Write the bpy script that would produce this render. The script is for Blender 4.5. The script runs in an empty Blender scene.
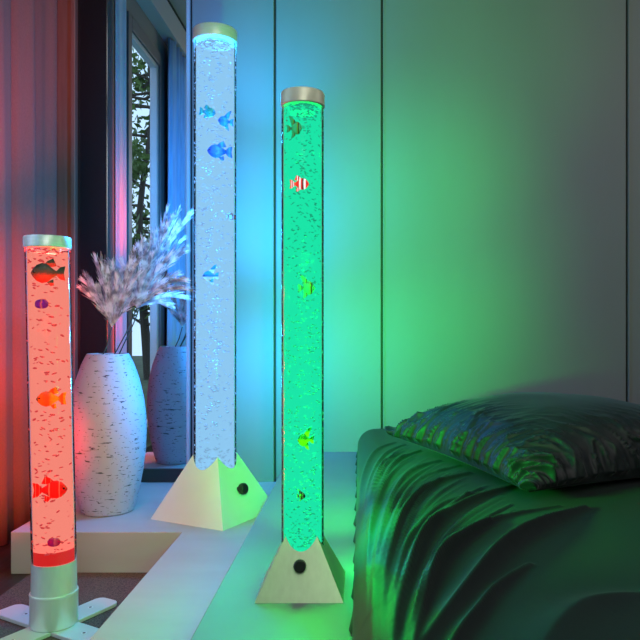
import bpy, bmesh, math, random
from math import sin, cos, pi, sqrt, atan2, radians, hypot
from mathutils import Vector, Matrix, noise

# ------------------------------------------------------------------ camera, world, light, exposure
S = bpy.context.scene
COL = S.collection
F = 700.0                       # focal length in pixels of the 640 frame
VX, VY = 361.0, 326.0           # vanishing point
EYE = 0.85
cam_d = bpy.data.cameras.new('camera')
cam = bpy.data.objects.new('camera', cam_d); COL.objects.link(cam)
cam.location = (0, 0, EYE); cam.rotation_euler = (pi/2, 0, 0)
cam_d.sensor_width = 36; cam_d.lens = 36*F/640
cam_d.shift_x = -(VX-320)/640; cam_d.shift_y = (VY-320)/640
cam_d.clip_start = .02
S.camera = cam
S.view_settings.view_transform = 'Standard'
try: S.view_settings.look = 'None'
except Exception: pass
S.view_settings.gamma = 1
S.view_settings.use_curve_mapping = False
S.view_settings.exposure = 0.0

W = bpy.data.worlds.new('world'); S.world = W; W.use_nodes = True
bg = W.node_tree.nodes['Background']
bg.inputs[0].default_value = (.55, .78, 1.0, 1); bg.inputs[1].default_value = 1.5

def area(name, loc, target, size, power, color, sy=None):
    d = bpy.data.lights.new(name, 'AREA'); d.energy = power; d.color = color
    d.shape = 'RECTANGLE'; d.size = size; d.size_y = sy or size
    o = bpy.data.objects.new(name, d); COL.objects.link(o); o.location = loc
    o.rotation_euler = (Vector(target)-Vector(loc)).to_track_quat('-Z', 'Y').to_euler()
    return o
area('ceiling_fill', (0.5, 0.0, 3.30), (0.5, 0.35, 0), 1.6, 20, (1, .96, .90))  # unseen soft fill added for the ambient level
area('room_fill', (0.2, -1.3, 2.3), (-.3, 2.2, .8), 1.2, 21, (1, .96, .92))  # unseen front fill added behind the camera to brighten front faces
area('room_fill', (2.5, 1.7, 2.6), (1.9, 3.17, 1.2), .8, 6, (1, .95, .92))  # another unseen fill, aimed at the right of the back wall

# ------------------------------------------------------------------ helpers
def P(px, py, Y):               # point of the place seen at a pixel, at distance Y
    return Vector(((px-VX)*Y/F, Y, EYE-(py-VY)*Y/F))

def new_mat(name):
    m = bpy.data.materials.new(name); m.use_nodes = True
    return m, m.node_tree.nodes, m.node_tree.links, m.node_tree.nodes['Principled BSDF']

def mat(name, col, rough=.5, metal=0, nscale=0, namt=.15, bump=0, stretch=(1,1,1), sheen=0, spec=None, coat=0):
    m, N, L, b = new_mat(name)
    b.inputs['Base Color'].default_value = (*col, 1)
    b.inputs['Roughness'].default_value = rough
    b.inputs['Metallic'].default_value = metal
    if sheen:
        b.inputs['Sheen Weight'].default_value = sheen
        b.inputs['Sheen Roughness'].default_value = .4
    if spec is not None: b.inputs['Specular IOR Level'].default_value = spec
    if coat: b.inputs['Coat Weight'].default_value = coat
    if nscale:
        tc = N.new('ShaderNodeTexCoord'); mp = N.new('ShaderNodeMapping'); mp.inputs['Scale'].default_value = stretch
        nz = N.new('ShaderNodeTexNoise'); nz.inputs['Scale'].default_value = nscale; nz.inputs['Detail'].default_value = 5
        L.new(tc.outputs['Object'], mp.inputs[0]); L.new(mp.outputs[0], nz.inputs['Vector'])
        rp = N.new('ShaderNodeValToRGB')
        rp.color_ramp.elements[0].position = .3; rp.color_ramp.elements[1].position = .7
        rp.color_ramp.elements[0].color = (*[max(0, c*(1-namt)) for c in col], 1)
        rp.color_ramp.elements[1].color = (*[min(1, c*(1+namt)) for c in col], 1)
        L.new(nz.outputs['Fac'], rp.inputs[0]); L.new(rp.outputs[0], b.inputs['Base Color'])
        if bump:
            bp = N.new('ShaderNodeBump'); bp.inputs['Strength'].default_value = bump; bp.inputs['Distance'].default_value = .01
            L.new(nz.outputs['Fac'], bp.inputs['Height']); L.new(bp.outputs[0], b.inputs['Normal'])
    return m

class MB:
    def __init__(s): s.v = []; s.f = []; s.mi = []
    def add(s, vs, fs, mi=0):
        n = len(s.v); s.v += [tuple(p) for p in vs]; s.f += [tuple(i+n for i in f) for f in fs]; s.mi += [mi]*len(fs)
    def box(s, x0, x1, y0, y1, z0, z1, mi=0):
        s.add([(x0,y0,z0),(x1,y0,z0),(x1,y1,z0),(x0,y1,z0),(x0,y0,z1),(x1,y0,z1),(x1,y1,z1),(x0,y1,z1)],
              [(0,3,2,1),(4,5,6,7),(0,1,5,4),(1,2,6,5),(2,3,7,6),(3,0,4,7)], mi)
    def lathe(s, prof, n=48, c=(0,0), mi=0, lean=0.0, z0=0.0):
        vs = []; fs = []
        for r, z in prof:
            for i in range(n):
                a = 2*pi*i/n; vs.append((c[0]+r*cos(a)+lean*(z-z0), c[1]+r*sin(a), z))
        for k in range(len(prof)-1):
            for i in range(n):
                j = (i+1) % n; fs.append((k*n+i, k*n+j, (k+1)*n+j, (k+1)*n+i))
        if prof[0][0] > 1e-6: fs.append(tuple(range(n-1, -1, -1)))
        if prof[-1][0] > 1e-6: fs.append(tuple((len(prof)-1)*n+i for i in range(n)))
        s.add(vs, fs, mi)
    def open_lathe(s, prof, n=48, c=(0,0), mi=0, lean=0.0, z0=0.0):
        vs = []; fs = []
        for r, z in prof:
            for i in range(n):
                a = 2*pi*i/n; vs.append((c[0]+r*cos(a)+lean*(z-z0), c[1]+r*sin(a), z))
        for k in range(len(prof)-1):
            for i in range(n):
                j = (i+1) % n; fs.append((k*n+i, k*n+j, (k+1)*n+j, (k+1)*n+i))
        s.add(vs, fs, mi)
    def tube(s, pts, rad, n=8, mi=0):
        pts = [Vector(p) for p in pts]; vs = []; fs = []
        for k, p in enumerate(pts):
            d = (pts[min(k+1, len(pts)-1)]-pts[max(k-1, 0)]).normalized()
            u = d.orthogonal().normalized(); w = d.cross(u)
            r = rad[k] if isinstance(rad, (list, tuple)) else rad
            for i in range(n):
                a = 2*pi*i/n; vs.append(p+u*(r*cos(a))+w*(r*sin(a)))
        for k in range(len(pts)-1):
            for i in range(n):
                j = (i+1) % n; fs.append((k*n+i, k*n+j, (k+1)*n+j, (k+1)*n+i))
        fs.append(tuple(range(n-1, -1, -1))); fs.append(tuple((len(pts)-1)*n+i for i in range(n)))
        s.add(vs, fs, mi)
    def build(s, name, mats, parent=None, smooth=False, bevel=0, fix=False, seg=2, loc=None):
        me = bpy.data.meshes.new(name)
        off = Vector((0,0,0))
        if parent is not None:
            w = Vector((0,0,0)); q = parent
            while q is not None: w += Vector(q.location); q = q.parent
            off = w
        if loc is not None: off = off+Vector(loc)
        me.from_pydata([tuple(Vector(p)-off) for p in s.v], [], s.f)
        if not isinstance(mats, (list, tuple)): mats = [mats]
        for m in mats: me.materials.append(m)
        me.polygons.foreach_set('material_index', s.mi)
        if fix:
            bm = bmesh.new(); bm.from_mesh(me)
            bmesh.ops.remove_doubles(bm, verts=bm.verts, dist=1e-5)
            bmesh.ops.recalc_face_normals(bm, faces=bm.faces); bm.to_mesh(me); bm.free()
        if smooth:
            me.polygons.foreach_set('use_smooth', [True]*len(me.polygons))
            if smooth != 'all': me.set_sharp_from_angle(angle=radians(40))
        me.update()
        o = bpy.data.objects.new(name, me); COL.objects.link(o)
        if loc is not None: o.location = loc
        if parent is not None: o.parent = parent
        if bevel:
            b = o.modifiers.new('bevel', 'BEVEL'); b.width = bevel; b.segments = seg; b.limit_method = 'ANGLE'
        return o

def tag(o, label=None, cat=None, group=None, kind=None):
    if label: o['label'] = label
    if cat: o['category'] = cat
    if group: o['group'] = group
    if kind: o['kind'] = kind
    return o
def thing(name, loc, label, cat, group=None):
    o = bpy.data.objects.new(name, None); COL.objects.link(o); o.location = loc; o.empty_display_size = .05
    return tag(o, label, cat, group)
def struct(name, mb, m, **k): return tag(mb.build(name, m, **k), kind='structure')

# ------------------------------------------------------------------ measures of the room
D = 3.17; XL = -1.5; XR = 3.0; YB = -1.6; ZC = 3.35
H1 = .1445; H2 = .2805; YF = 2.397

# ------------------------------------------------------------------ materials
M = {}
M['floor'] = mat('dark_wood_floor', (.035, .026, .022), .45, nscale=6, namt=.5, stretch=(8, .6, 1))
M['rug'] = mat('rug_pile', (.135, .088, .070), .95, nscale=220, namt=.65, bump=.6)
M['wall'] = mat('grey_wall_panel', (.21, .205, .195), .55, nscale=3, namt=.05, stretch=(1, 1, .2))
M['gap'] = mat('panel_gap', (.02, .02, .02), .6)
M['wallside'] = mat('side_wall_paint', (.20, .19, .18), .8)
M['ceil'] = mat('ceiling_paint', (.45, .46, .46), .9)
M['ledge'] = mat('pale_wood_ledge', (.44, .445, .455), .5, nscale=3, namt=.05, stretch=(1, 4, 4))
M['platform'] = mat('platform_top', (.21, .23, .22), .55, nscale=4, namt=.06, stretch=(1, 1, 1))
M['curtain'] = mat('taupe_curtain_cloth', (.13, .10, .088), .9, nscale=200, namt=.08, stretch=(1, 1, .6))
M['sheer'] = mat('pale_sheer_cloth', (.55, .56, .62), .9, nscale=40, namt=.1, stretch=(1, 1, .1))
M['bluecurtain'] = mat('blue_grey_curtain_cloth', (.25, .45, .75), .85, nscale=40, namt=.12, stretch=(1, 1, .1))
M['frame'] = mat('dark_window_frame', (.10, .10, .105), .45)
M['lightframe'] = mat('window_frame_pale', (.42, .44, .46), .45)
M['black'] = mat('black_lacquer', (.008, .008, .009), .25)
M['brown'] = mat('brown_post', (.14, .095, .075), .45, nscale=8, namt=.15, stretch=(8, 8, .5))
M['alu'] = mat('brushed_aluminium', (.90, .91, .92), .36, metal=.3, nscale=30, namt=.06, stretch=(1, 1, 8))
M['alu_soft'] = mat('satin_silver_paint', (.86, .88, .88), .36, metal=.4, nscale=120, namt=.03, stretch=(1, 1, .2))
M['olive'] = mat('olive_silver_cap', (.78, .84, .62), .38, metal=.25)
M['white_plate'] = mat('white_enamel_plate', (.66, .69, .68), .4)
M['pyr_white'] = mat('satin_white_pyramid', (.74, .77, .75), .5, metal=.0, nscale=6, namt=.03)
M['pyr_grey'] = mat('brushed_grey_pyramid', (.36, .52, .30), .38, metal=.5, nscale=80, namt=.06, stretch=(1, 1, .1))  # green cast of the glow mixed into the grey base colour
M['knob'] = mat('black_knob', (.012, .012, .012), .35)
M['screw'] = mat('screw_hole', (.06, .06, .06), .5)
M['stem'] = mat('dry_stem', (.05, .055, .05), .7)
M['trunk'] = mat('tree_bark', (.05, .04, .03), .9)
M['bed'] = mat('dark_slate_satin_duvet', (.012, .018, .018), .55, nscale=300, namt=.1, sheen=.05, spec=.20)
M['pillow'] = mat('dark_slate_satin_pillow', (.009, .014, .015), .52, sheen=.12, spec=.35)
M['mattress'] = mat('dark_bed_base', (.01, .011, .011), .8)

def glass_mat(name, tint, fac=.10):
    m, N, L, b = new_mat(name)
    N.remove(b); out = N['Material Output']
    t = N.new('ShaderNodeBsdfTransparent'); t.inputs[0].default_value = (*tint, 1)
    g = N.new('ShaderNodeBsdfGlossy'); g.inputs['Roughness'].default_value = .08
    lw = N.new('ShaderNodeLayerWeight'); lw.inputs[0].default_value = fac
    mx = N.new('ShaderNodeMixShader'); L.new(lw.outputs['Fresnel'], mx.inputs[0])
    L.new(t.outputs[0], mx.inputs[1]); L.new(g.outputs[0], mx.inputs[2]); L.new(mx.outputs[0], out.inputs[0])
    return m
def glow_mat(name, emit, tint, solid):
    """water lit through: part see-through, part glowing"""
    m, N, L, b = new_mat(name)
    N.remove(b); out = N['Material Output']
    t = N.new('ShaderNodeBsdfTransparent'); t.inputs[0].default_value = (*tint, 1)
    e = N.new('ShaderNodeEmission'); e.inputs[0].default_value = (*emit, 1); e.inputs[1].default_value = 1
    mx = N.new('ShaderNodeMixShader'); mx.inputs[0].default_value = solid
    L.new(t.outputs[0], mx.inputs[1]); L.new(e.outputs[0], mx.inputs[2]); L.new(mx.outputs[0], out.inputs[0])
    return m
def bubble_mat(name, col, e):
    m, N, L, b = new_mat(name)
    b.inputs['Base Color'].default_value = (col[0]*.15, col[1]*.15, col[2]*.15, 1); b.inputs['Roughness'].default_value = .3
    b.inputs['Emission Color'].default_value = (*col, 1); b.inputs['Emission Strength'].default_value = e
    return m
def fish_mat(name, stops, axis=0, scale=1.0, noise_amt=.08):
    """bands of colour along the fish; stops = [(pos 0..1, rgb)]"""
    m, N, L, b = new_mat(name)
    tc = N.new('ShaderNodeTexCoord'); sp = N.new('ShaderNodeSeparateXYZ')
    nz = N.new('ShaderNodeTexNoise'); nz.inputs['Scale'].default_value = 120
    ad = N.new('ShaderNodeMath'); ad.operation = 'MULTIPLY_ADD'; ad.inputs[1].default_value = noise_amt
    L.new(tc.outputs['Generated'], sp.inputs[0]); L.new(tc.outputs['Object'], nz.inputs['Vector'])
    L.new(nz.outputs['Fac'], ad.inputs[0]); L.new(sp.outputs[axis], ad.inputs[2])
    rp = N.new('ShaderNodeValToRGB'); cr = rp.color_ramp; cr.interpolation = 'EASE'
    while len(cr.elements) < len(stops): cr.elements.new(.5)
    for e, (p, c) in zip(cr.elements, stops): e.position = min(1, p+noise_amt/2); e.color = (*c, 1)
    L.new(ad.outputs[0], rp.inputs[0]); L.new(rp.outputs[0], b.inputs['Base Color'])
    b.inputs['Roughness'].default_value = .35
    # thin plastic: light of the tube shines through it
    tr = N.new('ShaderNodeBsdfTranslucent'); L.new(rp.outputs[0], tr.inputs[0])
    mx = N.new('ShaderNodeMixShader'); mx.inputs[0].default_value = .5
    L.new(b.outputs[0], mx.inputs[1]); L.new(tr.outputs[0], mx.inputs[2]); L.new(mx.outputs[0], N['Material Output'].inputs[0])
    return m

# ------------------------------------------------------------------ the room
mb = MB(); mb.box(XL-.3, XR+.1, YB-.1, D+.12, -.1, 0); struct('floor', mb, M['floor'])
mb = MB(); mb.box(XL-.3, XR+.1, YB-.1, D+.12, ZC, ZC+.1); struct('ceiling', mb, M['ceil'])
mb = MB(); mb.box(XR, XR+.1, YB, D, 0, ZC); struct('wall_right', mb, M['wallside'])
mb = MB(); mb.box(XL-.2, XR, YB-.1, YB, 0, ZC); struct('wall_front', mb, M['wallside'])
# back wall: tall flush panels with narrow grooves
seams = [-.770, -.389, .095, 1.205, 2.3, XR]
mb = MB(); mb.box(XL-.2, XR, D+.012, D+.12, 0, ZC, 1)
g = .005
for a, b in zip(seams[:-1], seams[1:]): mb.box(a+g, b-g if b < XR else XR, D, D+.014, 0, ZC, 0)
mb.box(XL-.2, -1.40, D, D+.014, 0, ZC, 0)
struct('wall_back', mb, [M['wall'], M['gap']], bevel=.002)
# pale metal edge strips beside the grooves
for i, x in enumerate((-.389, .095, 1.205)):
    mb = MB(); dx = -.021 if i == 0 else .0055
    mb.box(x+dx, x+dx+(.014 if i == 0 else .006), D-.004, D, 0, ZC)
    struct('trim_%d' % (i+1), mb, M['wall'])
# left wall with a tall window
WY0, WY1, WZ0, WZ1 = 1.05, 1.86, .04, 2.86
mb = MB()
mb.box(XL-.05, XL, YB, WY0, 0, ZC); mb.box(XL-.05, XL, WY1, D, 0, ZC)
mb.box(XL-.05, XL, WY0, WY1, WZ1, ZC); mb.box(XL-.05, XL, WY0, WY1, 0, WZ0)
struct('wall_left', mb, M['wallside'])
mb = MB(); mb.box(XL, XL+.10, YB, 2.45, 3.02, 3.20, 0); mb.box(XL, XL+.03, YB, 2.45, 3.20, ZC, 1)  # black band stands in for the shaded recess above the moulding
struct('trim_4', mb, [M['lightframe'], M['black']])
win = tag(bpy.data.objects.new('window_1', None), kind='structure'); COL.objects.link(win); win.location = (XL-.08, (WY0+WY1)/2, WZ0)
mb = MB()
mb.box(XL-.06, XL+.02, WY0, WY0+.10, WZ0, WZ1); mb.box(XL-.06, XL+.02, WY1-.07, WY1, WZ0, WZ1)
mb.box(XL-.06, XL+.02, WY0+.10, WY1-.07, WZ1-.09, WZ1); mb.box(XL-.06, XL+.02, WY0+.10, WY1-.07, WZ0, WZ0+.10)
mb.build('window_frame', M['frame'], win, bevel=.004)
mb = MB(); fy0, fy1, fz0, fz1 = WY0+.10, WY1-.07, WZ0+.10, WZ1-.09
mb.box(XL-.045, XL+.005, fy0, fy0+.045, fz0, fz1); mb.box(XL-.045, XL+.005, fy1-.02, fy1, fz0, fz1)
mb.box(XL-.045, XL+.005, fy0+.045, fy1-.02, fz1-.03, fz1); mb.box(XL-.045, XL+.005, fy0+.045, fy1-.02, fz0, fz0+.04)
mb.build('window_sash', M['lightframe'], win, bevel=.003)
mb = MB(); mb.box(XL-.03, XL-.025, fy0+.04, fy1-.01, fz0+.03, fz1-.02)
mb.build('window_pane', glass_mat('window_glass', (.97, .98, 1), .01), win)

# ledge (pale low step) and the higher bed platform
mb = MB()
mb.add([(-1.2,YF,0),(-.612,YF,0),(-.612,.9,0),(-.313,.9,0),(-.313,D-.001,0),(-1.2,D-.001,0),
        (-1.2,YF,H1),(-.612,YF,H1),(-.612,.9,H1),(-.313,.9,H1),(-.313,D-.001,H1),(-1.2,D-.001,H1)],
       [(5,4,3,2,1,0),(6,7,8,9,10,11),(0,1,7,6),(1,2,8,7),(2,3,9,8),(3,4,10,9),(4,5,11,10),(5,0,6,11)])
struct('trim_5', mb, M['ledge'], bevel=.003)
mb = MB(); mb.box(-.311, 2.6, .3, D-.001, 0, H2)
struct('trim_6', mb, M['platform'], bevel=.003)
# rug
mb = MB(); mb.box(-14, XL-.31, -16, D, -.15, -.1); tag(mb.build('ground', mat('garden_ground', (.05, .07, .03), .95, nscale=4, namt=.4)), kind='structure')
mb = MB(); mb.box(-1.125, -.62, .9, YF-.006, .0005, .008)
tag(mb.build('rug', M['rug']), 'brown grey short pile rug on the dark floor in front of the pale ledge', 'rug')

# ------------------------------------------------------------------ curtains
def curtain(name, path, z0, z1, amp, wl, m, label, cat='curtain', seed=1):
    R = random.Random(seed); pts = [Vector((x, y, 0)) for x, y in path]
    L = [0]
    for a, b in zip(pts[:-1], pts[1:]): L.append(L[-1]+(b-a).length)
    n = max(24, int(L[-1]/wl*14)); nz = 14
    front = []
    for k in range(nz+1):
        z = z0+(z1-z0)*k/nz; row = []
        for i in range(n+1):
            s = L[-1]*i/n; j = 0
            while j < len(L)-2 and s > L[j+1]: j += 1
            t = (s-L[j])/(L[j+1]-L[j]); p = pts[j].lerp(pts[j+1], t)
            d = (pts[j+1]-pts[j]).normalized(); nn = Vector((-d.y, d.x, 0))
            ph = s/wl*2*pi+1.3*noise.noise(Vector((s*4, seed, z*.12)))*2
            a = amp*(sin(ph)+.35*sin(2.3*ph+1)+.5*noise.noise(Vector((s*9, z*.3, seed))))*(1-.25*k/nz)
            row.append(p+nn*a+Vector((0, 0, z)))
        front.append(row)
    mb = MB(); vs = [p for r in front for p in r]; w = n+1
    mb.add(vs, [(k*w+i, k*w+i+1, (k+1)*w+i+1, (k+1)*w+i) for k in range(nz) for i in range(n)])
    o = mb.build(name, m, smooth='all')
    sm = o.modifiers.new('thickness', 'SOLIDIFY'); sm.thickness = .004
    return tag(o, label, cat)
curtain('curtain', [(-1.40, 2.34), (-1.39, 2.8), (-1.37, D-.07)], .004, 3.30, .030, .21, M['curtain'],
        'taupe brown floor length curtain in soft folds, lit red beside the red lamp', seed=3)
curtain('curtain', [(-1.41, 2.10), (-1.41, 2.30)], .01, 3.0, .012, .08, M['sheer'],
        'narrow pale sheer curtain beside the dark window frame, seen in the mirror', seed=5)
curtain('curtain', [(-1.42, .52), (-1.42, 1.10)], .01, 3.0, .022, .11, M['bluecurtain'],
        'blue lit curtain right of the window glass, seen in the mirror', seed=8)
# brown panel post between curtain and mirror
mb = MB(); mb.box(-1.375, -1.30, D-.03, D+.0, 0, ZC); mb.box(-1.298, -1.277, D-.045, D, 0, ZC)
struct('trim_7', mb, M['brown'], bevel=.004)

# ------------------------------------------------------------------ mirror
mir = thing('mirror', (-1.02, D, H1), 'tall dark tinted wall mirror in a black frame behind the speckled vase', 'mirror')
m, N, L, b = new_mat('dark_tinted_mirror'); N.remove(b)
gl = N.new('ShaderNodeBsdfGlossy'); gl.inputs[0].default_value = (.80, .84, .88, 1); gl.inputs['Roughness'].default_value = 0.0
L.new(gl.outputs[0], N['Material Output'].inputs[0]); M['mirror'] = m
mb = MB(); mb.box(-1.150, -.786, D-.010, D, H1+.062, ZC-.02); mb.build('mirror_glass', M['mirror'], mir)
mb = MB(); mb.box(-1.276, -1.146, D-.016, D, H1+.001, ZC-.02); mb.build('frame', M['black'], mir, bevel=.002)
mb = MB(); mb.box(-1.146, -.786, D-.016, D, H1+.001, H1+.062); mb.build('plinth', M['gap'], mir, bevel=.002)
mb = MB(); mb.box(-.786, -.771, D-.022, D, H1+.001, ZC-.02); mb.build('edge_strip', M['lightframe'], mir, bevel=.002)

# ------------------------------------------------------------------ trees outside the window
def leaf_mat(name, c):
    m, N, L, b = new_mat(name)
    tc = N.new('ShaderNodeTexCoord'); nz = N.new('ShaderNodeTexNoise'); nz.inputs['Scale'].default_value = 3
    rp = N.new('ShaderNodeValToRGB'); rp.color_ramp.elements[0].position = .35; rp.color_ramp.elements[1].position = .65
    rp.color_ramp.elements[0].color = (c[0]*.4, c[1]*.4, c[2]*.4, 1); rp.color_ramp.elements[1].color = (*c, 1)
    L.new(tc.outputs['Object'], nz.inputs['Vector']); L.new(nz.outputs['Fac'], rp.inputs[0]); L.new(rp.outputs[0], b.inputs['Base Color'])
    b.inputs['Roughness'].default_value = .6
    return m
M['leaf'] = leaf_mat('tree_leaf', (.14, .24, .06))
def tree(x, y, h, label, seed, n=1500):
    R = random.Random(seed)
    t = thing('tree', (x, y, -.1), label, 'tree', None)
    tm = MB(); base = Vector((x, y, -.1)); pts = [base+Vector((.12*sin(k*.9+seed), .12*cos(k*1.3), h*.9*k/8)) for k in range(9)]
    tm.tube(pts, [.09-.008*k for k in range(9)], 8)
    tips = []
    for k in range(44):
        p = pts[R.randint(1, 8)].lerp(pts[R.randint(1, 8)], .3); a = R.uniform(0, 2*pi); l = R.uniform(.6, 1.7)
        q = p+Vector((cos(a)*l, sin(a)*l, R.uniform(.0, .5))); mid = (p+q)/2+Vector((0, 0, -.08))
        tm.tube([p, mid, q], [.03, .02, .006], 6); tips += [(mid, q)]
    tm.build('trunk', M['trunk'], t, smooth=True)
    fm = MB()
    for k in range(n):
        a, b2 = R.choice(tips); p = a.lerp(b2, R.random())+Vector((R.gauss(0, .16), R.gauss(0, .16), R.gauss(0, .2)))
        u = Vector((R.gauss(0, 1), R.gauss(0, 1), R.gauss(0, 1))).normalized(); w = u.orthogonal().normalized(); s = R.uniform(.05, .11)
        fm.add([p-u*s, p+w*s*.45, p+u*s, p-w*s*.45], [(0, 1, 2, 3)])
    fm.build('foliage', M['leaf'], t)
tree(-3.9, -6.3, 6.6, 'leafy green tree outside the window, upper branches against the bright sky', 2, 4200)
tree(-6.9, -10.5, 6.0, 'lower green tree farther from the window, behind the tall one', 6, 3000)

# ------------------------------------------------------------------ bed
import numpy as np
BX0, BX1, BY0, BY1, BZ = -.014, 2.15, .35, 3.12, .405
def seg_field(X, Y, poly, wid, hgt):
    """ridge of cloth along a polyline: returns height"""
    best = np.full(X.shape, 1e9); tt = np.zeros(X.shape); L = 0; tot = sum((poly[i+1]-poly[i]).length for i in range(len(poly)-1))
    for a, b in zip(poly[:-1], poly[1:]):
        dx, dy = b.x-a.x, b.y-a.y; ll = hypot(dx, dy)
        t = np.clip(((X-a.x)*dx+(Y-a.y)*dy)/(ll*ll), 0, 1)
        d = np.hypot(X-a.x-t*dx, Y-a.y-t*dy); u = (L+t*ll)/tot
        m = d < best; best = np.where(m, d, best); tt = np.where(m, u, tt); L += ll
    env = np.sin(pi*np.clip(tt*.9+.08, 0, 1))**.7
    w = wid*(.5+.6*tt)
    return hgt*env*np.exp(-(best/w)**1.25*1.5)
def bedpt(px, py, z=BZ+.01):
    Y = (EYE-z)*F/(py-VY); return Vector(((px-VX)*Y/F, Y, 0))
def smooth_poly(pts, n=5):
    out = []
    for i in range(len(pts)-1):
        p0 = pts[max(i-1, 0)]; p1 = pts[i]; p2 = pts[i+1]; p3 = pts[min(i+2, len(pts)-1)]
        for k in range(n):
            t = k/n
            out.append(.5*((2*p1)+(-p0+p2)*t+(2*p0-5*p1+4*p2-p3)*t*t+(-p0+3*p1-3*p2+p3)*t**3))
    out.append(pts[-1]); return out
nx, ny = 420, 760
# s runs from the platform up the side, over the rounded edge and across the top
side_h = BZ-H2-.005; rad = .075
sarr = np.linspace(0, 1, nx)
top_w = BX1-BX0
prof = []
arc = rad*pi/2; total = (side_h-rad)+arc+1.0
for i in range(nx):
    s = i/(nx-1)
    s = s**1.25*(side_h-rad+arc+top_w)
    if s < side_h-rad: prof.append((BX0, H2+.005+s, -1, 0))
    elif s < side_h-rad+arc:
        a = (s-(side_h-rad))/rad; prof.append((BX0+rad-rad*cos(a), BZ-rad+rad*sin(a), -cos(a), sin(a)))
    else: prof.append((BX0+rad+s-(side_h-rad)-arc, BZ, 0, 1))
prof = np.array(prof)
PX = np.repeat(prof[:, 0][:, None], ny, 1); PZ = np.repeat(prof[:, 1][:, None], ny, 1)
NX = np.repeat(prof[:, 2][:, None], ny, 1); NZ = np.repeat(prof[:, 3][:, None], ny, 1)
PY = np.repeat(np.linspace(BY0, BY1, ny)[None, :], nx, 0)
Hh = np.zeros_like(PX)
folds = [ # pixel course of each fold, width, height
 ([(585,503),(545,519),(505,545),(470,583),(424,640),(400,690)], .034, .030),
 ([(530,560),(498,583),(478,606),(452,640),(430,700)], .020, .016),
 ([(640,590),(590,602),(560,622),(530,660)], .09, .018),
 ([(520,480),(470,500),(430,528),(405,575),(394,640),(390,700)], .024, .020),
 ([(490,520),(452,545),(425,580),(408,640)], .018, .016),
 ([(470,470),(430,485),(402,515),(388,570),(383,640)], .020, .018),
 ([(560,500),(500,515),(450,548),(424,590),(410,625)], .016, .010),
 ([(440,458),(410,470),(390,500),(378,560),(374,640)], .018, .016),
 ([(460,462),(420,478),(396,512),(384,555),(379,600)], .012, .011),
 ([(420,448),(395,460),(379,488),(371,530),(368,600)], .016, .013),
 ([(405,442),(385,452),(370,478),(364,515)], .015, .012),
 ([(395,440),(376,448),(364,466),(360,490)], .015, .011),
 ([(480,490),(440,503),(410,535),(397,580),(390,640)], .012, .010),
]
R = random.Random(11)
for k in range(46):
    u = R.random()**1.1; x0 = 395+u*120; y0 = 440+u*55+R.uniform(-4, 10)
    x3 = 364+u*45; y3 = 500+u*170
    folds.append(([(x0, y0), (x0*.6+x3*.4, y0+8+20*u), (x0*.25+x3*.75+2, y0*.6+y3*.4), (x3, y3)], R.uniform(.005, .010), R.uniform(.0028, .0065)))
for pts, w, h in folds:
    Hh += seg_field(PX, PY, smooth_poly([bedpt(*p) for p in pts]), w*.82, h*1.08)
rng = np.random.RandomState(3)
for k in range(10):
    a = rng.uniform(-.6, .6); f = rng.uniform(3, 9)
    Hh += .0016*np.sin(f*(PX*cos(a)+PY*sin(a))*2+rng.uniform(0, 6))
# let folds die out at the far edge, run on down the side
fade = np.clip((BY1-PY)/.12, 0, 1)
Hh = Hh*fade
# rounded far corner
dy = np.clip((PY-(BY1-.10))/.10, 0, 1)
PZ = PZ-.05*dy**2*(PZ-H2)/(BZ-H2)
VXs = PX+NX*Hh*.8; VZs = PZ+NZ*Hh
VYs = PY
# hem line wobble
hem = np.clip((.04-(PZ-H2))/.04, 0, 1)
VXs = VXs+hem*.006*np.sin(PY*37)+hem*.004*np.sin(PY*81)
mb = MB()
vs = np.stack([VXs, VYs, VZs], -1).reshape(-1, 3).tolist()
mb.v = [tuple(p) for p in vs]
mb.f = [(i*ny+j, (i+1)*ny+j, (i+1)*ny+j+1, i*ny+j+1) for i in range(nx-1) for j in range(ny-1)]
mb.mi = [0]*len(mb.f)
bed = thing('bed', (1.07, 1.7, H2), 'low bed dressed in a creased dark slate satin duvet on the platform', 'bed')
du = mb.build('duvet', M['bed'], bed, smooth='all')
mm = MB(); mm.box(BX0+.03, BX1, BY0+.02, BY1-.02, H2+.002, BZ-.07)
mm.build('mattress', M['mattress'], bed, bevel=.02)

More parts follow.
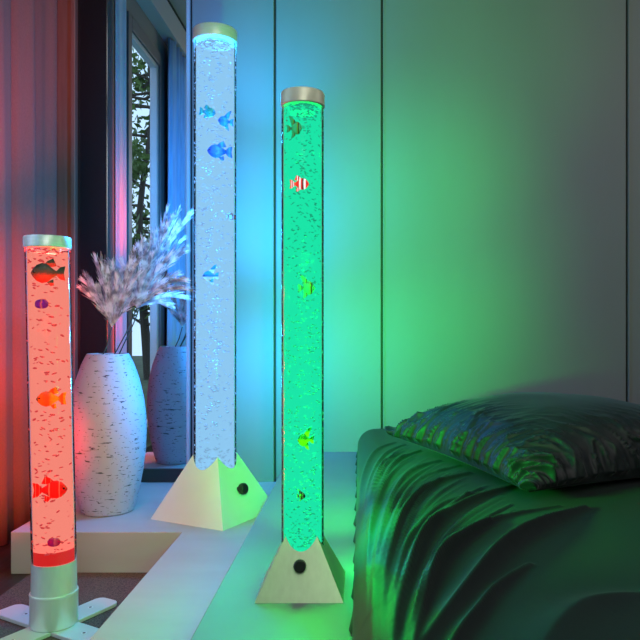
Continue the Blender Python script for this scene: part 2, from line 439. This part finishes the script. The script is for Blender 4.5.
# pillow -------------------------------------------------------------
def pillow_mesh(cx, cy, cz, ang, w, T, seed, tilt=0, n=230):
    """soft cushion with pinched corners and gathered wrinkles along the seams"""
    vs = []; idx = {}
    Rr = Matrix.Rotation(ang, 3, 'Z') @ Matrix.Rotation(tilt, 3, 'Y')
    def base(u, v, side):
        fu = max(0, 1-abs(u)**2.4); fv = max(0, 1-abs(v)**2.4)
        h = T*(fu*fv)**.46
        x = u*w/2*(1-.09*(1-v*v)*abs(u)**3); y = v*w/2*(1-.09*(1-u*u)*abs(v)**3)
        z = h if side > 0 else -.12*h
        lift = .024*max(0, u*.5+.5)**1.5*max(0, v*.5+.5)**1.0
        return Vector((x, y, z+lift))
    def pt(u, v, side):
        p = base(u, v, side)
        if side > 0 and abs(u) < .9999 and abs(v) < .9999:
            d = .002
            nn = (base(min(.9999, u+d), v, 1)-base(u-d, v, 1)).cross(base(u, min(.9999, v+d), 1)-base(u, v-d, 1))
            if nn.length > 1e-12: nn.normalize()
            wr = 0
            for (e, s, k) in ((1-abs(u), v, 1 if u > 0 else 2), (1-abs(v), u, 3 if v > 0 else 4)):
                ln = (1-(1-e)**2.4)                       # distance up the flank
                env = min(1, e/.004)*math.exp(-(e/.30)**2)
                q = s*1.0+e*.55*(1 if k in (1, 3) else -1)
                a1 = noise.noise(Vector((q*7+1.0*noise.noise(Vector((s*4, e*4, k))), e*2.2, k*7+seed)))
                a2 = noise.noise(Vector((q*14, e*4, k*5+seed+3)))
                r1_ = max(0, 1-abs(a1)*3.6)**2.4; r2_ = max(0, 1-abs(a2)*3.6)**2.2
                wr += env*(.016*r1_+.009*r2_)
            wr += .006*noise.noise(Vector((u*2.5, v*2.5, seed)))
            p = p+nn*wr
        p = Rr @ p+Vector((cx, cy, cz))
        return p
    for side in (1, -1):
        for i in range(n+1):
            for j in range(n+1):
                u = sin((i/n-.5)*pi); v = sin((j/n-.5)*pi)
                if side < 0 and (i in (0, n) or j in (0, n)): idx[(side, i, j)] = idx[(1, i, j)]; continue
                idx[(side, i, j)] = len(vs); vs.append(pt(u, v, side))
    fs = []
    for i in range(n):
        for j in range(n):
            q = [idx[(1, i, j)], idx[(1, i+1, j)], idx[(1, i+1, j+1)], idx[(1, i, j+1)]]; fs.append(tuple(q))
            q = [idx[(-1, i, j)], idx[(-1, i, j+1)], idx[(-1, i+1, j+1)], idx[(-1, i+1, j)]]; fs.append(tuple(q))
    mb = MB(); mb.add(vs, fs); return mb
fc = Vector((.425, 1.77)); e1 = Vector((.11, 2.52))-fc; side = e1.length
e2 = Vector((e1.y, -e1.x)); ctr = fc+(e1+e2)/2
ang = atan2(e1.y, e1.x)
mb = pillow_mesh(ctr.x, ctr.y, .430, ang, side, .19, 4)
tag(mb.build('pillow', M['pillow'], smooth='all', loc=(ctr.x, ctr.y, .42)), 'large dark slate satin pillow with gathered wrinkles, one corner towards the viewer', 'pillow')

# ------------------------------------------------------------------ vase with dried grass
m, N, L, b = new_mat('speckled_vase_glaze')
tc = N.new('ShaderNodeTexCoord')
def dashes(scale, sc, lo, hi):
    mp = N.new('ShaderNodeMapping'); mp.inputs['Scale'].default_value = sc
    nz = N.new('ShaderNodeTexNoise'); nz.inputs['Scale'].default_value = scale; nz.inputs['Detail'].default_value = 3
    L.new(tc.outputs['Object'], mp.inputs[0]); L.new(mp.outputs[0], nz.inputs['Vector'])
    rp = N.new('ShaderNodeMapRange'); rp.inputs['From Min'].default_value = lo; rp.inputs['From Max'].default_value = hi
    L.new(nz.outputs['Fac'], rp.inputs['Value']); return rp
r1 = dashes(26, (1, 1, 6.5), .638, .67); r2 = dashes(75, (1, 1, 2.5), .655, .69); r3 = dashes(3, (.3, .3, 14), .62, .72)
mxm = N.new('ShaderNodeMath'); mxm.operation = 'MAXIMUM'; L.new(r1.outputs[0], mxm.inputs[0]); L.new(r2.outputs[0], mxm.inputs[1])
s3 = N.new('ShaderNodeMath'); s3.operation = 'MULTIPLY'; s3.inputs[1].default_value = .25; L.new(r3.outputs[0], s3.inputs[0])
mx2 = N.new('ShaderNodeMath'); mx2.operation = 'MAXIMUM'; L.new(mxm.outputs[0], mx2.inputs[0]); L.new(s3.outputs[0], mx2.inputs[1])
cm = N.new('ShaderNodeMixRGB'); cm.inputs[1].default_value = (.54, .51, .64, 1); cm.inputs[2].default_value = (.05, .05, .06, 1)
L.new(mx2.outputs[0], cm.inputs[0]); L.new(cm.outputs[0], b.inputs['Base Color']); b.inputs['Roughness'].default_value = .55
bp = N.new('ShaderNodeBump'); bp.inputs['Strength'].default_value = .5; bp.inputs['Distance'].default_value = .004; bp.invert = True
L.new(mx2.outputs[0], bp.inputs['Height']); L.new(bp.outputs[0], b.inputs['Normal'])
M['vase'] = m
VC = (-.967, 2.675); z0 = H1
vp = [(.088,0),(.096,.004),(.104,.03),(.118,.09),(.131,.16),(.139,.23),(.142,.30),(.140,.36),(.132,.43),(.116,.50),(.096,.56),(.080,.593),(.076,.600),(.070,.600),(.068,.590),(.090,.54),(.10,.45),(.10,.2),(.07,.03)]
mb = MB(); mb.lathe([(r, z+z0) for r, z in vp], 64, VC)
tag(mb.build('vase', M['vase'], smooth=True, loc=(VC[0], VC[1], z0)), 'tall white barrel shaped vase with dark speckled dashes on the pale ledge', 'vase')

m, N, L, b = new_mat('pampas_fluff')
tc = N.new('ShaderNodeTexCoord'); nz = N.new('ShaderNodeTexNoise'); nz.inputs['Scale'].default_value = 28
rp = N.new('ShaderNodeValToRGB'); rp.color_ramp.elements[0].position = .38; rp.color_ramp.elements[1].position = .6
rp.color_ramp.elements[0].color = (.25, .24, .30, 1); rp.color_ramp.elements[1].color = (.95, .90, .95, 1)
L.new(tc.outputs['Object'], nz.inputs['Vector']); L.new(nz.outputs['Fac'], rp.inputs[0]); L.new(rp.outputs[0], b.inputs['Base Color'])
b.inputs['Roughness'].default_value = .8
M['fluff'] = m
def pampas(conv, spread, foot, label, seed, leny=1.0):
    """conv: where the plume gathers; spread: list of pixel tips"""
    R = random.Random(seed); Y = conv[2]; c = P(conv[0], conv[1], Y)
    t = thing('pampas_grass', (foot[0], foot[1], foot[2]), label, 'dried grass', 'dried pampas plumes in the vase')
    sm = MB(); f = Vector(foot); mid = f.lerp(c, .5)+Vector((.006, 0, 0))
    sm.tube([f, mid, c], [.0028, .0024, .002], 8); sm.build('stem', M['stem'], t, smooth=True)
    pm = MB()
    for tip in spread:
        ty = Y+tip[2]; q = P(tip[0], tip[1], ty); d = q-c; l = d.length
        bend = Vector((0, 0, 1)).cross(Vector((0, 1, 0))); 
        up = Vector((0, 0, .16*l*(abs(d.x)/l)))
        spine = []
        for k in range(13):
            s = k/12; spine.append(c+d*s+up*4*s*(1-s)*.9)
        pm.tube(spine, [.0016*(1-.8*k/12) for k in range(13)], 4)
        for k in range(105):
            s = R.random()**.75*.97; i = min(11, int(s*12)); p = spine[i].lerp(spine[i+1], s*12-i)
            tang = (spine[i+1]-spine[i]).normalized()
            rv = Vector((R.gauss(0, 1), R.gauss(0, 1), R.gauss(0, 1))); rv -= tang*rv.dot(tang); rv.normalize()
            hl = (.026+.040*sin(pi*min(1, s*.9+.1)))*R.uniform(.6, 1.25)*leny
            dr = (tang*1.0+rv*R.uniform(.08, .36)).normalized()
            w = dr.cross(Vector((0, 1, 0))); w = w.normalized() if w.length > .05 else Vector((1, 0, 0))
            wd = R.uniform(.0006, .0015); p2 = p+dr*hl*.55; p3 = p+dr*hl+tang*.004+Vector((0, 0, -.004))
            pm.add([p-w*wd*.5, p+w*wd*.5, p2+w*wd, p3, p2-w*wd], [(0, 1, 2, 4), (4, 2, 3)])
    pm.build('plume', M['fluff'], t)
R = random.Random(5)
def fan(x0, y0, tips, jit, n):
    out = []
    for k in range(n):
        a = k/(n-1)*(len(tips)-1); i = min(int(a), len(tips)-2); f = a-i
        x = tips[i][0]*(1-f)+tips[i+1][0]*f; y = tips[i][1]*(1-f)+tips[i+1][1]*f
        s = R.uniform(1-jit, 1.0)
        out.append((x0+(x-x0)*s, y0+(y-y0)*s, R.uniform(-.07, .07)))
    return out
zt = H1+.57
pampas((112, 327, 2.64), fan(112, 327, [(76,282),(82,268),(95,255),(106,250),(120,240),(136,245),(145,262),(148,290)], .42, 15), (VC[0]-.02, VC[1]-.03, zt),
       'pale feathery dried pampas plume leaning left, its tip nearest the red lamp', 21)
pampas((137, 308, 2.67), fan(137, 308, [(108,262),(118,250),(134,240),(150,232),(168,222),(185,232),(192,262),(194,290),(188,303)], .40, 17), (VC[0]+.01, VC[1], zt),
       'pale feathery dried pampas plume in the middle, spreading over the vase', 22)
pampas((148, 286, 2.71), fan(148, 286, [(136,235),(150,215),(163,206),(178,197),(190,192),(200,205),(203,230)], .35, 11), (VC[0]+.02, VC[1]+.03, zt),
       'tallest feathery dried pampas plume, rising right towards the blue lamp', 23)

# ------------------------------------------------------------------ bubble lamps
def lamp_lights(cx, cy, z0, z1, n, power, color, parent, aims=()):
    for k in range(n):
        d = bpy.data.lights.new('tube_light', 'POINT'); d.energy = power/n; d.color = color; d.shadow_soft_size = .025
        o = bpy.data.objects.new('tube_light', d); COL.objects.link(o)
        o.location = Vector((cx, cy, z0+(z1-z0)*(k+.5)/n))-parent.location; o.parent = parent
    for (zz, target, pw, ang) in aims:  # extra aimed spots, added beside the tube's own light
        d = bpy.data.lights.new('added_spot', 'SPOT'); d.energy = pw; d.color = color; d.spot_size = radians(ang); d.spot_blend = 1; d.shadow_soft_size = .03
        o = bpy.data.objects.new('added_spot', d); COL.objects.link(o)
        o.location = Vector((cx, cy, zz))-parent.location; o.parent = parent
        o.rotation_euler = (Vector(target)-Vector((cx, cy, zz))).to_track_quat('-Z', 'Y').to_euler()
def bubbles(cx, cy, Rc, z0, z1, n, m, parent, seed, size, lean=0, zl=0, spread=1.0, xs=0.0):
    R = random.Random(seed); mb = MB()
    for k in range(n):
        a = R.uniform(0, 2*pi) if R.random() < .35 else -pi/2+R.gauss(xs, .62*spread)
        z = R.uniform(z0, z1)
        u = R.random()
        if u < .10: z = z1-R.random()**2*.035
        elif u < .16: z = z0+R.random()**2*.06
        s = size*R.uniform(.45, 1.25)
        rr = Rc+s*.15
        c = Vector((cx+rr*cos(a)+lean*(z-zl), cy+rr*sin(a), z)); tn = Vector((-sin(a), cos(a), 0)); no = Vector((cos(a), sin(a), 0)); up = Vector((0, 0, 1))
        tl = R.gauss(0, .35); t1 = tn*cos(tl)+up*sin(tl); t2 = -tn*sin(tl)+up*cos(tl)
        el = R.uniform(.3, .6); vs = []; ns = 8
        bow = R.uniform(-.3, .5)
        for i in range(ns):
            q = 2*pi*i/ns; vs.append(c+t1*(s*cos(q))+t2*(s*el*(sin(q)*.8+bow*cos(q)**2)))
        vs.append(c+no*s*.25); vs.append(c-no*s*.25)
        mb.add(vs, [(i, (i+1) % ns, ns) for i in range(ns)]+[((i+1) % ns, i, ns+1) for i in range(ns)])
    o = mb.build('bubbles', m, parent, smooth='all'); o['kind'] = 'stuff'; return o
def pyramid(cx, cy, z0, a, Hh, R, rot, m, parent, name='base'):
    mb = MB(); n = 128; top = []; bot = []; inn = []
    for i in range(n):
        th = 2*pi*i/n; mxx = max(abs(cos(th)), abs(sin(th)))
        r = R+.0015; zt = z0+Hh*(1-r*mxx/a)
        top.append((r*cos(th), r*sin(th), zt)); bot.append((a/mxx*cos(th), a/mxx*sin(th), z0)); inn.append((r*cos(th), r*sin(th), z0+.01))
    def w(p): x, y, z = p; return (cx+x*cos(rot)-y*sin(rot), cy+x*sin(rot)+y*cos(rot), z)
    vs = [w(p) for p in inn+top+bot]
    # small flat skirt under the slope
    vs += [w((x, y, z0-.0)) for x, y, z in bot]
    fs = []
    for i in range(n):
        j = (i+1) % n
        fs += [(i, j, n+j, n+i), (n+i, n+j, 2*n+j, 2*n+i)]
    fs.append(tuple(2*n+i for i in range(n)))
    mb.add(vs[:3*n], fs); o = mb.build(name, m, parent, smooth=True, fix=True)
    return o
def tube_parts(cx, cy, R, z0, zw, ztop, cap_h, Rc, glassm, waterm, capm, parent, lean=0, core=.962, zl=0, under=True):
    K = dict(c=(cx, cy), lean=lean, z0=zl)
    mb = MB(); mb.open_lathe([(R, z0), (R, ztop-cap_h*.5)], 64, **K); mb.open_lathe([(R*.965, ztop-cap_h*.5), (R*.965, z0)], 64, **K)
    mb.build('tube', glassm, parent, smooth='all')
    mb = MB(); rc = R*core
    mb.lathe([(rc, z0+.002), (rc, zw)], 64, **K); mb.build('water', waterm, parent, smooth=True)
    mb = MB(); mb.lathe([(Rc-.002, ztop-cap_h), (Rc, ztop-cap_h+.002), (Rc, ztop-.003), (Rc-.002, ztop)], 64, **K)
    cap = mb.build('cap', capm, parent, smooth=True)
    mb = MB(); mb.lathe([(R*.6, ztop-cap_h-.012), (R*.62, ztop-cap_h)], 48, **K); mb.build('plug', capm, cap, smooth=True)
def knob(c, d, r, l, parent):
    c = Vector(c); d = Vector(d).normalized()
    mb = MB(); mb.tube([c-d*.004, c+d*l*.35, c+d*l*.36, c+d*l*.9, c+d*l], [r*.55, r*.55, r, r, r*.82], 28)
    k = mb.build('knob', M['knob'], parent, smooth=True)
    mb = MB(); u = d.orthogonal().normalized(); w = d.cross(u)
    for i in range(18):
        a = 2*pi*i/18; p = c+u*(r*cos(a))+w*(r*sin(a)); mb.tube([p+d*l*.42, p+d*l*.88], r*.08, 5)
    mb.build('grip_ridges', M['knob'], k)

GLASS = glass_mat('clear_acrylic', (.985, .99, .99), .06)
# ---- blue lamp
BC = (-.548, 2.63); BR = .0785; ba = .165; brot = radians(61)-pi/4+pi/4
bl = thing('bubble_lamp', (BC[0], BC[1], H1), 'tall pale blue bubble lamp with fish on a white pyramid base', 'lamp', 'bubble lamps')
frontc = Vector((-.475, 2.409)); 
rotb = atan2(frontc.y-BC[1], frontc.x-BC[0])-pi/4
pyramid(BC[0], BC[1], H1, ba, .347, BR, rotb, M['pyr_white'], bl)
wat_b = glow_mat('blue_lit_water', (.34, .68, 1.0), (.6, .85, 1), .68)
tube_parts(*BC, BR, H1+.10, 1.885, 1.957, .044, BR+.004, GLASS, wat_b, M['alu'], bl)
bubbles(*BC, BR*.955, H1+.17, 1.893, 1100, bubble_mat('blue_bubble', (.22, .42, .70), .85), bl, 31, .0072)
# knob on the right face
nrm = Vector((cos(rotb), sin(rotb), 0)); 
kc = P(239, 491, 2.50)
rf = Vector((cos(rotb+0), sin(rotb+0), 0))
# right face is the one whose outward normal points to +x
cands = [Vector((cos(rotb+k*pi/2), sin(rotb+k*pi/2), 0)) for k in range(4)]
rfn = max(cands, key=lambda v: v.x-v.y*.9)
slope = Vector((rfn.x*.347/ba, rfn.y*.347/ba, 1)).normalized()
zk = H1+.105; dist = ba*(1-(zk-H1)/.347); tang = Vector((-rfn.y, rfn.x, 0))
kc = Vector((BC[0], BC[1], zk))+rfn*dist+tang*(-.008)
knob(kc, rfn+Vector((0, 0, .25)), .019, .032, bl)
# ---- green lamp
GC = (-.1275, 1.53); GR = .046; ga = .0915
gl_ = thing('bubble_lamp', (GC[0], GC[1], H2), 'slim green bubble lamp with fish on a grey pyramid base beside the bed', 'lamp', 'bubble lamps')
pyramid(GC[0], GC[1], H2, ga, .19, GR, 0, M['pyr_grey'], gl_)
wat_g = glow_mat('green_lit_water', (.015, .90, .50), (.35, 1, .6), .66)
tube_parts(*GC, GR, H2+.05, 1.320, 1.358, .031, GR+.002, GLASS, wat_g, M['olive'], gl_)
bubbles(*GC, GR*.955, H2+.10, 1.322, 1300, bubble_mat('green_bubble', (.01, .42, .22), .8), gl_, 32, .0036, spread=.9, xs=.25)
zk = H2+.068; knob((GC[0]+.0, GC[1]-ga*(1-(zk-H2)/.19), zk), (0, -1, .12), .0125, .02, gl_)
# ---- red lamp
RC = (-.857, 1.955); RR = .0588; lean = -.021
rl = thing('bubble_lamp', (RC[0], RC[1], .008), 'short thick red bubble lamp with silver cylinder base on crossed feet', 'lamp', 'bubble lamps')
wat_r = glow_mat('red_lit_water', (1.05, .31, .24), (1, .5, .42), .68)
tube_parts(*RC, RR, .19, 1.055, 1.098, .032, RR+.0035, GLASS, wat_r, M['alu'], rl, lean=lean, zl=.2, core=.955)
bubbles(*RC, RR*.958, .23, 1.060, 330, bubble_mat('red_bubble', (.62, .045, .05), .85), rl, 33, .0062, lean, .2, .8, .25)
mb = MB(); mb.lathe([(RR*.962, .197), (RR*.962, .232)], 48, c=RC, lean=lean, z0=.2)
mb.build('base_liquid', bubble_mat('deep_red_liquid', (.85, .02, .02), .7), rl, smooth=True)
mb = MB(); mb.lathe([(.060, .020), (.0625, .022), (.063, .026), (.063, .104), (.0628, .108)], 64, c=RC)
bs = mb.build('base', M['alu_soft'], rl, smooth=True)
mb = MB(); mb.lathe([(.0618, .108), (.0600, .114), (.0585, .196)], 64, c=RC); mb.build('collar', M['alu_soft'], rl, smooth=True)
mb = MB(); mb.lathe([(.0630, .105), (.0642, .108), (.0630, .112)], 64, c=RC); mb.build('bright_ring', M['alu'], bs, smooth=True)
for k, (a, ln) in enumerate(((62, .20), (150, .22), (240, .20), (330, .20))):
    a = radians(a); mb = MB(); hw = .042; pts = []
    rad2 = .024
    loc = [(0, -hw), (ln-rad2, -hw)]+[(ln-rad2+rad2*sin(q), -hw+rad2-rad2*cos(q)) for q in [pi/2*i/6 for i in range(1, 7)]]
    loc += [(ln-rad2+rad2*cos(q), hw-rad2+rad2*sin(q)) for q in [pi/2*i/6 for i in range(0, 7)]]+[(0, hw)]
    loc[0] = (.0 if k % 2 == 0 else .0421, -hw); loc[-1] = (.0 if k % 2 == 0 else .0421, hw)
    if k in (2, ): loc[0] = (.001, -hw); loc[-1] = (.001, hw)
    w = [(RC[0]+x*cos(a)-y*sin(a), RC[1]+x*sin(a)+y*cos(a)) for x, y in loc]; n = len(w)
    mb.add([(x, y, .0085) for x, y in w]+[(x, y, .0195) for x, y in w], [tuple(range(n-1, -1, -1)), tuple(range(n, 2*n))]+[(i, (i+1) % n, n+(i+1) % n, n+i) for i in range(n)])
    ft = mb.build('foot', M['white_plate'], rl, bevel=.002)
    mb = MB(); sx, sy = RC[0]+.125*cos(a), RC[1]+.125*sin(a)
    mb.lathe([(.0075, .0196), (.0075, .0204), (.005, .0206)], 20, c=(sx, sy)); mb.lathe([(.004, .0206), (.004, .0209)], 12, c=(sx, sy), mi=1)
    mb.build('screw', [M['alu'], M['screw']], ft, smooth=True)

# light of the lamps, plus added spots that throw pools on wall, curtains and bed
lamp_lights(*BC, .55, 1.85, 7, 130, (.03, .40, 1.0), bl, aims=[(.7, (-.34, D, .6), 90, 96), (1.25, (-.38, D, 1.4), 120, 92), (1.8, (-.42, D, 2.15), 110, 90), (1.4, (-1.42, .9, 1.6), 650, 70)])
lamp_lights(*GC, .42, .95, 6, 44, (.01, 1.0, .13), gl_, aims=[(1.2, (.10, D, 2.05), 290, 64), (1.0, (.08, D, 1.15), 390, 60), (.6, (.06, D, .35), 300, 72), (.56, (.28, 1.60, .30), 80, 105)])
lamp_lights(*RC, .30, 1.02, 6, 20, (1.0, .04, .03), rl, aims=[(.6, (-1.42, 2.66, .35), 330, 56), (.85, (-1.42, 2.66, .9), 430, 56), (.95, (-1.42, 2.55, 1.9), 420, 64)])

# ------------------------------------------------------------------ fish
WH = (.9, .88, .85); RD = (.75, .03, .02); BK = (.01, .01, .012)
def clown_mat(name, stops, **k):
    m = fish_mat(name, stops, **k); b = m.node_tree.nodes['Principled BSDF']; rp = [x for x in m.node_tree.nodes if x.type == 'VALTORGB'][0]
    m.node_tree.links.new(rp.outputs[0], b.inputs['Emission Color']); b.inputs['Emission Strength'].default_value = .9   # glow added so red and white survive the green light
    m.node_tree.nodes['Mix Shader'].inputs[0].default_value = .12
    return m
FM = {
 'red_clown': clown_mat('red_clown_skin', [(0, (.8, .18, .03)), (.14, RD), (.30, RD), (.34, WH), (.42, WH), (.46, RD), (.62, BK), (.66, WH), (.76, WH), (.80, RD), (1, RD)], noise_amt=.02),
 'hot_red': fish_mat('bright_red_fish_skin', [(0, (.9, .02, .02)), (.27, (.9, .02, .02)), (.30, (1, .45, .35)), (.34, (.9, .02, .02)), (.66, (.9, .02, .02)), (.69, (1, .4, .3)), (.73, (.85, .02, .02)), (1, (.8, .02, .02))], noise_amt=.02),
 'dark_red': fish_mat('dark_red_grey_skin', [(0, (.85, .05, .04)), (.38, (.75, .10, .06)), (.55, (.20, .10, .08)), (.75, (.09, .10, .08)), (1, (.05, .07, .06))], axis=2, noise_amt=.3),
 'purple': fish_mat('purple_skin', [(0, (.35, .02, .5)), (.38, (.25, .02, .6)), (.5, (.8, .25, .3)), (.62, (.3, .02, .6)), (1, (.4, .03, .5))], noise_amt=.15),
 'magenta': fish_mat('magenta_skin', [(0, (.8, .01, .25)), (.45, (.65, .01, .3)), (.55, (.9, .15, .35)), (1, (.75, .01, .2))], noise_amt=.15),
 'orange': fish_mat('orange_skin', [(0, (.15, .03, .01)), (.12, (.95, .22, .02)), (.5, (.95, .12, .02)), (.72, (.95, .40, .02)), (1, (.95, .45, .03))], noise_amt=.1),
 'teal': fish_mat('teal_skin', [(0, (.1, .4, .5)), (.4, (.05, .45, .45)), (.7, (.2, .55, .4)), (1, (.05, .4, .55))], noise_amt=.3),
 'blue': fish_mat('blue_skin', [(0, (.05, .2, .6)), (.4, (.08, .35, .75)), (.55, (.15, .5, .85)), (.8, (.1, .35, .7)), (1, (.05, .25, .6))], noise_amt=.3),
 'tealwhite': fish_mat('teal_white_skin', [(0, (.75, .72, .6)), (.35, (.7, .7, .6)), (.5, (.03, .3, .5)), (.8, (.05, .5, .65)), (1, (.05, .5, .7))], axis=2, noise_amt=.1),
 'pinkstripe': fish_mat('pink_striped_skin', [(0, (.7, .65, .68)), (.4, (.7, .65, .68)), (.5, (.6, .1, .15)), (.62, (.7, .6, .62)), (.75, (.55, .06, .1)), (.9, (.6, .3, .35)), (1, (.6, .1, .1))], noise_amt=.05),
 'green': fish_mat('green_angel_skin', [(0, BK), (.12, (.15, .8, .4)), (.4, (.15, .85, .5)), (.55, (.2, .85, .4)), (.66, (.5, .6, .05)), (.72, BK), (.80, (.15, .8, .4)), (1, (.15, .8, .4))], noise_amt=.04),
 'yellow': fish_mat('yellow_green_skin', [(0, (.9, .85, .02)), (.45, (.85, .8, .02)), (.6, (.1, .55, .05)), (.82, (.02, .35, .05)), (1, (.03, .4, .1))], axis=2, noise_amt=.15),
 'dark': fish_mat('black_green_skin', [(0, (.6, .8, .05)), (.25, (.3, .7, .1)), (.4, BK), (.62, (.5, .6, .4)), (.7, BK), (1, BK)], noise_amt=.04),
 'darkred_fin': mat('dark_red_fin', (.12, .05, .045), .5), 'eye': mat('fish_eye', (.005, .005, .005), .2),
 'black_fin': mat('black_fin', (.01, .012, .01), .5),
}
def outline(kind):
    if kind == 'lens': return [(.0, .02), (.08, .16), (.22, .30), (.42, .38), (.62, .34), (.80, .20), (1.0, .07)]
    if kind == 'tall': return [(.0, .03), (.08, .20), (.22, .42), (.42, .54), (.62, .48), (.82, .25), (1.0, .08)]
    return [(.0, .22), (.12, .40), (.3, .48), (.5, .5), (.7, .48), (.88, .4), (1.0, .22)]
def fish(lampobj, C, Rc, px, py, lpx, kind, skin, face, label, name='aquarium_fish', tilt=0, fin=None, lean=0, hfac=1.0):
    """face -1 = head to the left of the picture"""
    Y0 = C[1]-Rc; z = EYE-(py-VY)*Y0/F; cx = C[0]+lean*(z-.2)
    x = (px-VX)*Y0/F; off = max(-.93, min(.93, (x-cx)/Rc)); a = -pi/2+math.asin(off)
    Ln = lpx*Y0/F; Y = C[1]-Rc*cos(math.asin(off)); 
    ctr = Vector((x, Y, z)); yaw = math.asin(off)*.75
    t = thing(name, ctr, label, 'jellyfish ornament' if kind == 'disc' else 'fish', {rl: 'ornaments in the red lamp', bl: 'fish in the blue lamp', gl_: 'fish in the green lamp'}[lampobj])
    t.rotation_euler = (0, radians(tilt), yaw)
    f = FM[skin]; ff = FM[fin] if fin else f
    body = .72 if kind != 'disc' else .9
    prof = outline(kind); x0 = .5 if kind != 'disc' else .45     # nose at +x0 (local), tail to -x
    vs = []; fs = []; ns = 14; T = .05*Ln if kind != 'disc' else .06*Ln
    for (u, h) in prof:
        for i in range(ns):
            q = 2*pi*i/ns; hh = h*Ln*body*hfac
            vs.append((face*Ln*(x0-u*body), min(.0035, hh*.25)*cos(q), hh*sin(q)))
    for k in range(len(prof)-1):
        for i in range(ns):
            j = (i+1) % ns; fs.append((k*ns+i, k*ns+j, (k+1)*ns+j, (k+1)*ns+i))
    fs += [tuple(range(ns-1, -1, -1)), tuple((len(prof)-1)*ns+i for i in range(ns))]
    def lb(mb2, nm, m2, sm=True):
        o = mb2.build(nm, m2, None, smooth=sm, fix=True); o.parent = t; return o
    mb = MB(); mb.add(vs, fs); bo = lb(mb, 'body', f)
    def plate(nm, pts, m2, th=.0008):
        mb = MB(); n = len(pts); w = [(face*Ln*x_, Ln*z_) for x_, z_ in pts]
        mb.add([(x_, -th, z_) for x_, z_ in w]+[(x_, th, z_) for x_, z_ in w], [tuple(range(n)), tuple(range(2*n-1, n-1, -1))]+[(i, (i+1) % n, n+(i+1) % n, n+i) for i in range(n)])
        return lb(mb, nm, m2, False)
    if kind == 'disc':
        return t
    e = x0-body
    plate('tail_fin', [(e+.03, .05), (e-.10, .19), (e-.24, .22), (e-.20, 0), (e-.24, -.22), (e-.10, -.19), (e+.03, -.05)], ff)
    hk = {'lens': .27, 'tall': .38}[kind]*hfac
    if kind == 'tall':
        plate('dorsal_fin', [(.16, hk*.8), (.02, hk+.12), (-.18, hk+.32), (-.34, hk+.38), (-.20, hk+.02), (-.16, .16)], ff)
        plate('belly_fin', [(.12, -hk*.85), (.0, -hk-.12), (-.18, -hk-.22), (-.12, -hk+.06), (-.16, -.14)], ff)
    else:
        plate('dorsal_fin', [(.16, hk*.75), (.04, hk+.06), (-.12, hk+.14), (-.22, hk*.7), (-.08, hk*.6)], ff)
        plate('belly_fin', [(.06, -hk*.85), (-.04, -hk-.08), (-.14, -hk-.06), (-.12, -hk*.6)], ff)
    mb = MB(); ex = face*Ln*(x0-.13*body); 
    mb.lathe([(0.0, -.0006), (Ln*.028, -.0003), (Ln*.028, .0003), (0.0, .0006)], 12)
    o = mb.build('eye', FM['eye'], None, smooth=True); o.parent = t; o.rotation_euler = (pi/2, 0, 0); o.location = (ex, -min(.0035, .2*Ln*body*.25)*1.0, Ln*.03)
    return t
RB = RR*1.0; BB = BR*1.0; GB = GR*1.0
fish(rl, RC, RB, 48, 273, 33, 'lens', 'dark_red', -1, 'large grey and red fish near the top of the red lamp', lean=lean, hfac=1.15)
fish(rl, RC, RB, 41.5, 304, 14, 'disc', 'purple', 1, 'small round purple jellyfish ornament in the upper red lamp', name='jellyfish', lean=lean, hfac=.75)
fish(rl, RC, RB, 51, 399, 29, 'lens', 'orange', -1, 'orange fish with yellow tail halfway up the red lamp', lean=lean)
fish(rl, RC, RB, 49, 490, 34, 'lens', 'hot_red', 1, 'bright red banded fish low in the red lamp', lean=lean)
fish(rl, RC, RB, 53, 543, 13, 'disc', 'magenta', 1, 'small round magenta jellyfish ornament near the bottom of the red lamp', name='jellyfish', lean=lean, hfac=.75)
fish(bl, BC, BB, 207, 112, 18, 'lens', 'teal', 1, 'pale teal fish facing right, topmost in the blue lamp', tilt=10)
fish(bl, BC, BB, 225, 120, 17, 'tall', 'blue', -1, 'blue angelfish at the right edge of the blue lamp', hfac=.8)
fish(bl, BC, BB, 220, 151, 26, 'lens', 'blue', -1, 'long blue fish in the upper blue lamp, below the angelfish')
fish(bl, BC, BB, 229, 215, 12, 'lens', 'pinkstripe', 1, 'small pale fish with dark red stripes at right edge of the blue lamp')
fish(bl, BC, BB, 211, 276, 17, 'tall', 'tealwhite', -1, 'teal and cream angelfish halfway up the blue lamp', hfac=.8)
fish(gl_, GC, GB, 294, 128, 17, 'tall', 'green', 1, 'green angelfish with black tail tip near the top of the green lamp', fin='green')
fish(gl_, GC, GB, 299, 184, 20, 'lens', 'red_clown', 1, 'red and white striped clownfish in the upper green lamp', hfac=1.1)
fish(gl_, GC, GB, 306, 288, 18, 'tall', 'green', 1, 'green angelfish with black marks halfway up the green lamp')
fish(gl_, GC, GB, 306, 440, 17, 'tall', 'yellow', -1, 'yellow and green fish low in the green lamp')
fish(gl_, GC, GB, 301, 496, 9, 'tall', 'dark', 1, 'tiny black fish with a pale spot, lowest in the green lamp')
